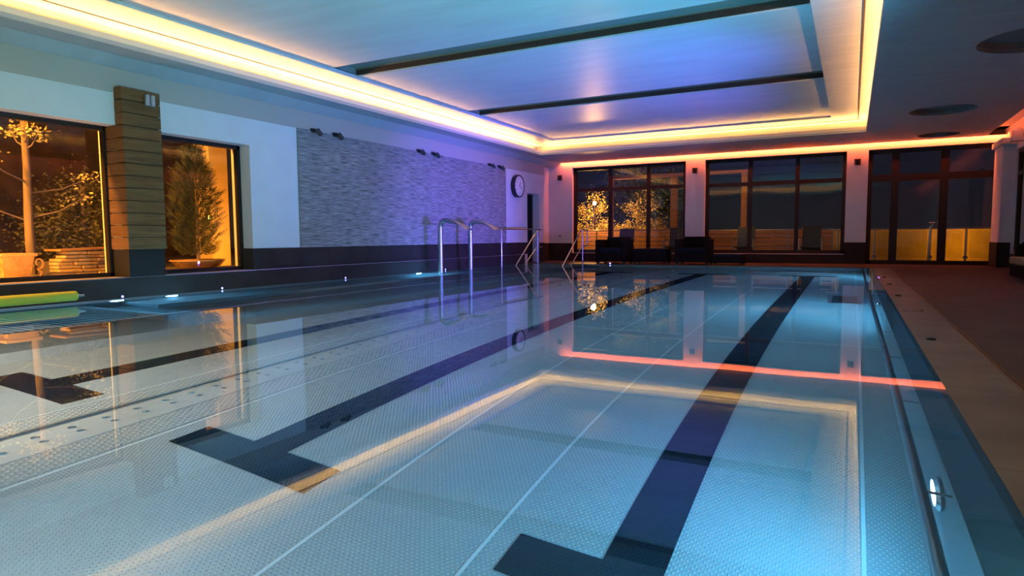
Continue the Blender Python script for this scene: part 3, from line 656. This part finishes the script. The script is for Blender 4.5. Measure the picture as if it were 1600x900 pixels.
# wicker furniture
wick = mat('dark_wicker', (.008, .005, .004), .8, spec=.08, noise=((60, 60, 60), .5), bump=((70, 70, 70), .6, .01))
cush = mat('dark_blue_cushion', (.010, .010, .018), .9, spec=.05)
def armchair(cx_, cy2, lb, rot=0):
    r_ = thing('wicker_armchair', lb, 'armchair', (cx_, cy2, 0), 'dark wicker armchairs by the far windows'); r_['_local'] = 1
    W_ = .42
    MB().box((-W_+.1, -.36, .06), (W_-.1, .30, .30)).build('seat_base', wick, r_, bevel=.01)
    MB().box((-W_+.11, -.37, .30), (W_-.11, .26, .42)).build('seat_cushion', cush, r_, bevel=.03)
    for s_ in (-1, 1): MB().box((s_*W_, -.38, .05), (s_*(W_-.10), .36, .645)).build('armrest', wick, r_, bevel=.015)
    MB().obox((0, .34, .38), (W_-.09, 0, 0), (0, .05, 0), (0, .03, .33)).build('backrest', wick, r_, bevel=.015)
    for sx__ in (-1, 1):
        for sy__ in (-1, 1): MB().box((sx__*(W_-.02), sy__*.33, 0), (sx__*(W_-.08), sy__*.27, .06)).build('leg', black, r_)
    del r_['_local']; r_.rotation_euler = (0, 0, rot); return r_
def ottoman(cx_, cy2, h_, W_, lb):
    r_ = thing('wicker_ottoman', lb, 'ottoman', (cx_, cy2, 0), 'low wicker stools by the far windows'); r_['_local'] = 1
    MB().box((-W_, -.28, .05), (W_, .28, h_-.06)).build('body', wick, r_, bevel=.01)
    MB().box((-W_+.01, -.27, h_-.06), (W_-.01, .27, h_)).build('cushion', cush, r_, bevel=.02)
    for sx__ in (-1, 1):
        for sy__ in (-1, 1): MB().box((sx__*(W_-.02), sy__*.26, 0), (sx__*(W_-.07), sy__*.21, .06)).build('leg', black, r_)
    del r_['_local']; return r_
armchair(-5.72, 16.85, 'dark wicker armchair before the left far window, right of the handrails')
armchair(-3.58, 16.85, 'dark wicker armchair in front of the pillar between the far bays')
ottoman(-4.70, 16.9, .40, .45, 'low wicker stool between the two dark armchairs')
ottoman(-2.75, 16.85, .26, .40, 'lowest wicker stool, right of the second armchair')
# wicker bench at right
wb = thing('wicker_bench', 'wicker bench with ochre cushion at the right edge', 'bench', (2.75, 12.6, 0))
MB().box((2.27, 11.4, .05), (2.98, 12.95, .24)).build('base', wick, wb, bevel=.01)
MB().box((2.25, 11.4, .24), (2.86, 12.93, .36)).build('seat_cushion', mat('ochre_cushion', (.20, .12, .05), .8), wb, bevel=.03)
MB().box((2.86, 11.4, .05), (2.98, 12.95, .75)).build('backrest', wick, wb, bevel=.01)
MB().box((2.33, 12.86, .24), (2.98, 12.98, .56)).build('armrest', wick, wb, bevel=.02)

# =================================================================== OUTSIDE
soil = mat('dark_ground', (.06, .045, .035), .9, noise=((2, 2, 2), .4))
struct(MB().box((-30, -12, .10), (-8.46, 17.9, .24)).build('ground_left', mat('garden_ground', (.16, .12, .09), .9, noise=((3, 3, 3), .3))), 'paved ground outside the left windows')
struct(MB().box((-30, YF+.3, -.2), (20, 60, -.02)).build('ground_back', mat('terrace_ground', (.14, .10, .08), .8)), 'terrace outside the far wall')
struct(MB().box((XR+.3, -12, -.2), (20, YF+.3, -.02)).build('ground_right', soil), 'ground outside the right wall')
struct(MB().box((-17.3, -10, .2), (-17, 17.5, 4.5)).build('hedge_backdrop', mat('night_hedge', (.05, .028, .018), .9, noise=((2, 2, 2), .6))), 'dark hedge far beyond the left garden')
# lit side wall and column beyond the conifer
struct(MB().box((-10.60, 7.76, .2), (-10.20, 8.14, 4.5)).build('outer_pillar', mat('ochre_render', (.62, .42, .16), .8, noise=((2, 2, 2), .06))), 'ochre rendered pillar outside the narrow left window')
bark = mat('bark', (.22, .15, .09), .85, noise=((12, 12, 4), .3), bump=((25, 25, 6), .7, .01))
def leaf_cloud(mb, pts, n, size, spread):
    for _ in range(n):
        c_ = Vector(random.choice(pts)); p = c_+Vector((random.gauss(0, spread[0]), random.gauss(0, spread[1]), random.gauss(0, spread[2])))
        a = Vector((random.uniform(-1, 1), random.uniform(-1, 1), random.uniform(-.7, .5))).normalized()
        b_ = a.orthogonal().normalized(); b_.rotate(Matrix.Rotation(random.uniform(0, 6.28), 3, a)); s_ = size*random.uniform(.6, 1.3)
        v = [p-a*s_, p-a*s_*.2+b_*s_*.55, p+a*s_*.4+b_*s_*.35, p+a*s_, p+a*s_*.4-b_*s_*.35, p-a*s_*.2-b_*s_*.55]
        mb.bm.faces.new([mb.bm.verts.new(q) for q in v])
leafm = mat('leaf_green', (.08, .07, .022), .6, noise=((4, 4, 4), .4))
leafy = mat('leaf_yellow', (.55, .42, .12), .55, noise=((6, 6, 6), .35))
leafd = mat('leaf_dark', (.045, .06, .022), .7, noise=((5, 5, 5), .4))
def tree(base, h_, branches, lb, lm, n, size, group='trees outside the left window', tr=.07, spread=(.22, .22, .10), cat='tree', name='garden_tree'):
    r_ = thing(name, lb, cat, base, group); x, y, z = base
    t = MB(); t.tube([(x, y, z), (x+.01, y-.01, z+h_*.35), (x-.01, y+.02, z+h_*.7), (x+.02, y, z+h_)], tr, 14, tr*.6).build('trunk', bark, r_, True)
    tips = []; bb = MB()
    for (z0, dx, dy, dz) in branches:
        p0 = Vector((x, y, z+z0)); p1 = p0+Vector((dx, dy, dz)); mid = (p0+p1)/2+Vector((0, 0, -.12*abs(dz)-.03))
        bb.tube([p0, mid, p1], tr*.22, 8, tr*.07); tips += [p1, (mid+p1)/2+Vector((0, 0, .05))]
    bb.build('branch', bark, r_, True)
    lf = MB(); leaf_cloud(lf, tips, n, size, spread); o = lf.build('foliage', lm, r_)
    return r_
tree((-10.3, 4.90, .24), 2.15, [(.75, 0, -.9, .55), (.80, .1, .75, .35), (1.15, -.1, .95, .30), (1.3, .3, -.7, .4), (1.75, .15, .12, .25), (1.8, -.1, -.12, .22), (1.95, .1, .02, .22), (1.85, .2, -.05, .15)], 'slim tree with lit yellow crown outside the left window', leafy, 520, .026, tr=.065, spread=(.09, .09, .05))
tree((-12.6, 6.9, .24), 1.5, [(.3, .5, -.7, .25), (.3, .6, .5, .2), (.6, .2, -.6, .3), (.7, .4, .3, .4), (.9, .3, -.3, .3), (.9, .4, .6, .2), (.5, .8, 0, .1), (1.1, 0, 0, .4)], 'spreading dark leafy tree behind the stone stack', leafm, 4200, .030, spread=(.30, .34, .20))
tree((-15.3, 4.4, .24), 2.2, [(.8, .4, -.9, .7), (1.0, .6, .8, .6), (1.6, .4, -.5, .7), (1.7, .3, .6, .7), (.6, .8, 0, .6)], 'dim leafy tree deep in the garden at far left', leafd, 2600, .035, spread=(.40, .45, .3))
# planter with scroll ornaments
pl = thing('planter', 'carved rectangular planter with scroll handles outside the left window', 'planter', (-9.5, 4.43, .24), None)
terr = mat('terracotta', (.50, .28, .13), .75, noise=((9, 9, 9), .15), bump=((28, 28, 28), .9, .02))
px0, px1, py0, py1 = -9.78, -9.30, 4.10, 4.46
def trough(mb, x0, x1, y0, y1, z0, z1, inset):
    a = [(x0+inset, y0+inset, z0), (x1-inset, y0+inset, z0), (x1-inset, y1-inset, z0), (x0+inset, y1-inset, z0), (x0, y0, z1), (x1, y0, z1), (x1, y1, z1), (x0, y1, z1)]
    v = [mb.bm.verts.new(q) for q in a]
    for f_ in ((3,2,1,0),(4,5,6,7),(0,1,5,4),(1,2,6,5),(2,3,7,6),(3,0,4,7)): mb.bm.faces.new([v[i] for i in f_])
q_ = MB(); trough(q_, px0, px1, py0, py1, .27, .52, .04); q_.build('pot', terr, pl)
MB().box((px0-.03, py0-.03, .52), (px1+.03, py1+.03, .56)).build('rim', terr, pl, bevel=.01)
MB().box((px0+.02, py0+.0, .24), (px1-.02, py1-.0, .27)).build('foot', terr, pl, bevel=.008)
MB().box((px0+.01, py0+.01, .395), (px1+.008, py1-.01, .405)).build('band', terr, pl)
for yy, sg in ((py1+.03, 1), (py0-.03, -1)):
    pts = []
    for i in range(26):
        t = i/25; a = -1.6+t*5.5; rr = .075*(1-.55*t)
        pts.append((px1-.03, yy+sg*(.03+rr*math.cos(a)*.8), .43+rr*math.sin(a)))
    q_ = MB(); q_.tube(pts, .016, 8, .010); q_.tube([(px1-.03, yy+sg*.01, .36), (px1-.03, yy+sg*.06, .31), (px1-.03, yy+sg*.03, .25)], .014, 8); q_.build('scroll_handle', terr, pl, True)
# stack of flat stones
slabm = mat('stone_slab', (.50, .34, .19), .75, noise=((8, 8, 8), .25), bump=((25, 25, 25), .8, .015))
sgrp = 'flat stone slabs in the stack outside the left window'
proto = None; nst = 0
for lay in range(7):
    z = .24+lay*.048; y = 4.79+.04*max(0, lay-3)+.012*(lay % 2); k = 0
    while y < 5.62:
        L_ = random.uniform(.16, .30)
        o = MB().obox((0, 0, .02), (.13+random.uniform(-.02, .02), random.uniform(-.01, .01), 0), (random.uniform(-.01, .01), L_/2, 0), (0, 0, .0195)).build('stone_slab', slabm, None, bevel=.006)
        o.location = (-9.55+random.uniform(-.055, .055), y+L_/2, z); y += L_+random.uniform(.004, .02)
        tag(o, 'flat rough stone slab lying in the low stack outside the left window', 'stone slab', sgrp)
tag(MB().obox((-9.55, 5.24, .60), (.20, 0, 0), (0, .44, .012), (0, 0, .012)).build('wooden_board', woodl, None), 'plank lying across the top of the stone stack', 'plank')
# low wall behind planter
struct(MB().box((-10.9, -2, .24), (-10.75, 7.2, .40)).build('trim_12', mat('edging_stone', (.30, .22, .15), .8)), 'low garden edging outside')
# conifer in bowl
cf = thing('potted_conifer', 'bushy conifer in a shallow terracotta bowl outside the narrow window', 'potted conifer', (-9.45, 6.92, .24))
MB().lathe([(.24, .24), (.30, .26), (.40, .36), (.43, .375), (.43, .395), (.39, .395), (.37, .37), (.001, .365)], (-9.45, 6.92, 0), 36).build('bowl', terr, cf, True)
MB().tube([(-9.45, 6.92, .36), (-9.45, 6.93, 1.1), (-9.44, 6.90, 1.9)], .03, 10, .008).build('trunk', bark, cf, True)
fo = MB()
for i in range(2600):
    t = random.random()**.9; z = .46+1.72*t
    rad = .42*math.sin(math.pi*min(1, (t*.86+.14)))**.65*(1-.25*t); a = random.uniform(0, 6.283); rr = rad*random.uniform(.15, 1.0)
    p = Vector((-9.45+rr*math.cos(a), 6.90+rr*math.sin(a), z)); d_ = Vector((math.cos(a)*.75, math.sin(a)*.75, random.uniform(.25, 1.1))).normalized()
    L_ = random.uniform(.07, .17); sd = d_.cross(Vector((random.uniform(-1, 1), random.uniform(-1, 1), random.uniform(-.3, 1)))).normalized()
    # feathery spray: a spine with side needles
    for q in range(4):
        b0 = p+d_*L_*(q/4); w_ = L_*.30*(1-q*.2); e1 = b0+d_*L_*.30+sd*w_; e2 = b0+d_*L_*.30-sd*w_
        v0 = fo.bm.verts.new(b0); v1 = fo.bm.verts.new(e1); v2 = fo.bm.verts.new(b0+d_*L_*.14); v3 = fo.bm.verts.new(e2)
        fo.bm.faces.new((v0, v1, v2)); fo.bm.faces.new((v0, v2, v3))
fo.build('foliage', mat('conifer_green', (.05, .052, .016), .7, noise=((5, 5, 5), .5)), cf)
tree((-11.8, 6.2, .24), .5, [(.1, .3, -.3, .2), (.2, .3, .3, .2), (.25, -.2, -.3, .3), (.3, -.2, .4, .2)], 'low leafy shrub beyond the narrow window, left of the conifer', leafm, 2000, .035, spread=(.22, .25, .18), cat='shrub', name='garden_shrub', tr=.03)
# ---- far terrace
def slat_fence(x0, x1, y, ztop, lb, n=6, z0=.08):
    r_ = thing('wooden_fence', lb, 'fence', ((x0+x1)/2, y, 0), 'wooden slat fences on the terrace')
    s_ = MB(); h_ = (ztop-z0)/n
    for k in range(n): s_.box((x0, y, z0+k*h_), (x1, y+.025, z0+(k+1)*h_-.018))
    s_.build('slat_panel', woodl, r_)
    x = x0+.05
    while x < x1+.01: MB().box((x-.045, y+.025, -.02), (x+.045, y+.10, ztop-.01)).build('fence_post', woodl, r_); x += (x1-x0-.1)/4
    return r_
slat_fence(-11.2, -5.0, 24.0, 1.02, 'horizontal wooden fence below the lit shrubs outside')
slat_fence(-4.9, .1, 23.5, .95, 'horizontal wooden fence beyond the right far window bay')
def railing(x0, x1, y, h_, lb, n=4):
    r_ = thing('metal_railing', lb, 'railing', ((x0+x1)/2, y, 0), 'metal railings on the terrace')
    MB().tube([(x0, y, h_), (x1, y, h_)], .02).build('top_rail', steelr, r_, True)
    for k in range(4): MB().tube([(x0, y, .18+k*(h_-.2)/4), (x1, y, .18+k*(h_-.2)/4)], .007, 6).build('cable', steelr, r_)
    for k in range(n): x = x0+(x1-x0)*k/(n-1); MB().tube([(x, y, -.02), (x, y, h_)], .02).build('railing_post', steelr, r_, True)
railing(-9.2, -4.4, 21.6, .93, 'thin cable railing outside the left far window', 5)
railing(-4.2, -.5, 21.4, .90, 'thin cable railing outside the right far window', 4)
for bx_, by_, lb, n in ((-9.5, 25.3, 'lit yellow shrub around the glowing lamp globe', 1500), (-7.4, 25.3, 'lit bushy shrub right of the lamp, beyond the fence', 1500)):
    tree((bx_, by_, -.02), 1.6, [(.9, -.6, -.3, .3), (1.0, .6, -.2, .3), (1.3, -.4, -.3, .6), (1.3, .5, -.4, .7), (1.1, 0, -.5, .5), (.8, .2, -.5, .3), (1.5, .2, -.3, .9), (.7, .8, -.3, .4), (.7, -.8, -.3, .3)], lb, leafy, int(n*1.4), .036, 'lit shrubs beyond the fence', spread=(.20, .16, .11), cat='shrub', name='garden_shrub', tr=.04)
tree((-8.3, 27.5, -.02), 3.0, [(1.5, -.9, 0, .9), (1.5, .9, 0, .9), (2.2, -.5, 0, 1.1), (2.2, .8, 0, .9), (2.6, 0, 0, 1.0), (1.9, 1.5, 0, .9)], 'tall dark tree behind the lit shrubs', leafd, 3500, .08, 'lit shrubs beyond the fence', spread=(.5, .5, .4), tr=.10)
gl = thing('globe_lamp', 'glowing globe lamp on a post among the shrubs', 'lamp', (-9.11, 24.35, -.02))
MB().tube([(-9.11, 24.35, -.02), (-9.11, 24.35, 1.97)], .025).build('lamp_post', dframe, gl, True)
MB().lathe([(.01, 1.95), (.04, 1.965), (.065, 1.99), (.07, 2.03), (.06, 2.07), (.035, 2.10), (.005, 2.11)], (-9.11, 24.35, .02), 20).build('globe', mat('lamp_globe', (1, .8, .5), .4, emit=(1, .62, .22), es=9), gl, True)
pg = thing('timber_canopy', 'timber posts and beam of the canopy outside the far windows', 'canopy', (-3.5, 24, 0))
for x, hw in ((-7.83, .05), (-5.54, .11), (-3.21, .09)): MB().box((x-hw, 22.6, -.02), (x+hw, 22.8, 2.80)).build('timber_post', woodl, pg)
MB().box((-7.9, 22.55, 2.80), (-3.1, 22.85, 2.90)).build('beam', woodl, pg)
# outdoor chairs
def garden_chair(x, y, lb, w_=.25):
    r_ = thing('garden_chair', lb, 'chair', (x, y, -.02), 'dark high-backed chairs on the terrace'); r_['_local'] = 1
    MB().obox((0, .30, .64), (w_*.95, 0, 0), (0, .02, 0), (0, .09, .36)).build('backrest', black, r_, bevel=.01)
    MB().box((-w_, -.25, .40), (w_, .27, .45)).build('seat', black, r_, bevel=.01)
    for sx__ in (-1, 1):
        MB().tube(bend([(sx__*(w_+.03), -.27, 0), (sx__*(w_+.03), -.25, .64), (sx__*(w_+.03), .30, .64)], .05), .018, 8).build('armrest', steelr, r_, True)
        MB().tube([(sx__*(w_+.02), .22, .45), (sx__*(w_+.02), .34, 0)], .016, 8).build('leg', steelr, r_, True)
    del r_['_local']; return r_
garden_chair(-6.3, 19.4, 'dark high-backed chair outside behind the left armchair')
garden_chair(-4.7, 19.4, 'dark high-backed chair outside left of the pillar')
garden_chair(-2.72, 19.4, 'dark high-backed chair outside the left pane of the right bay')
garden_chair(-.99, 19.4, 'dark high-backed chair outside the right pane of the right bay')
# glass balustrade beyond the door, ochre wall behind
bl = thing('glass_balustrade', 'glass balustrade with steel posts outside the glazed door', 'balustrade', (1.6, 20, 0))
MB().tube([(-.6, 20, .88), (4.6, 20, .88)], .022).build('handrail', steel, bl, True)
for x in (-.35, .54, 1.81, 2.58, 3.6):
    p = MB(); p.tube([(x, 20, -.02), (x, 20, .86)], .028); p.lathe([(.06, .10), (.06, .14), (.03, .17)], (x, 20, 0), 16); p.lathe([(.075, -.02), (.075, .0)], (x, 20, 0), 16); p.build('post', steel, bl, True)
for x0, x1 in ((-.27, .46), (.62, 1.73), (1.89, 2.50), (2.66, 3.52)): MB().box((x0, 19.995, .12), (x1, 20.005, .82)).build('glass_panel', glasst, bl)
hr_ = thing('curved_rail', 'curved steel rail standing behind the glazed door', 'rail', (1.72, 19.2, -.02))
MB().tube(bend([(1.70, 19.2, -.02), (1.72, 19.2, .98), (1.95, 19.2, 1.06), (2.10, 19.2, 1.03)], .16), .02, 12).build('rail_tube', steel, hr_, True)
MB().lathe([(.05, -.02), (.05, .0), (.03, .01)], (1.70, 19.2, 0), 16).build('base_flange', steel, hr_, True)
struct(MB().box((-.5, 21.9, -.02), (7, 22.05, .92)).build('terrace_wall', mat('ochre_low_wall', (.55, .36, .08), .8, noise=((3, 3, 3), .15))), 'low ochre wall behind the balustrade')
struct(MB().box((XR+1.6, 14, -.02), (XR+1.7, 19, .9)).build('side_terrace_wall', mat('pale_low_wall', (.6, .45, .25), .8)), 'low lit wall outside the right window')
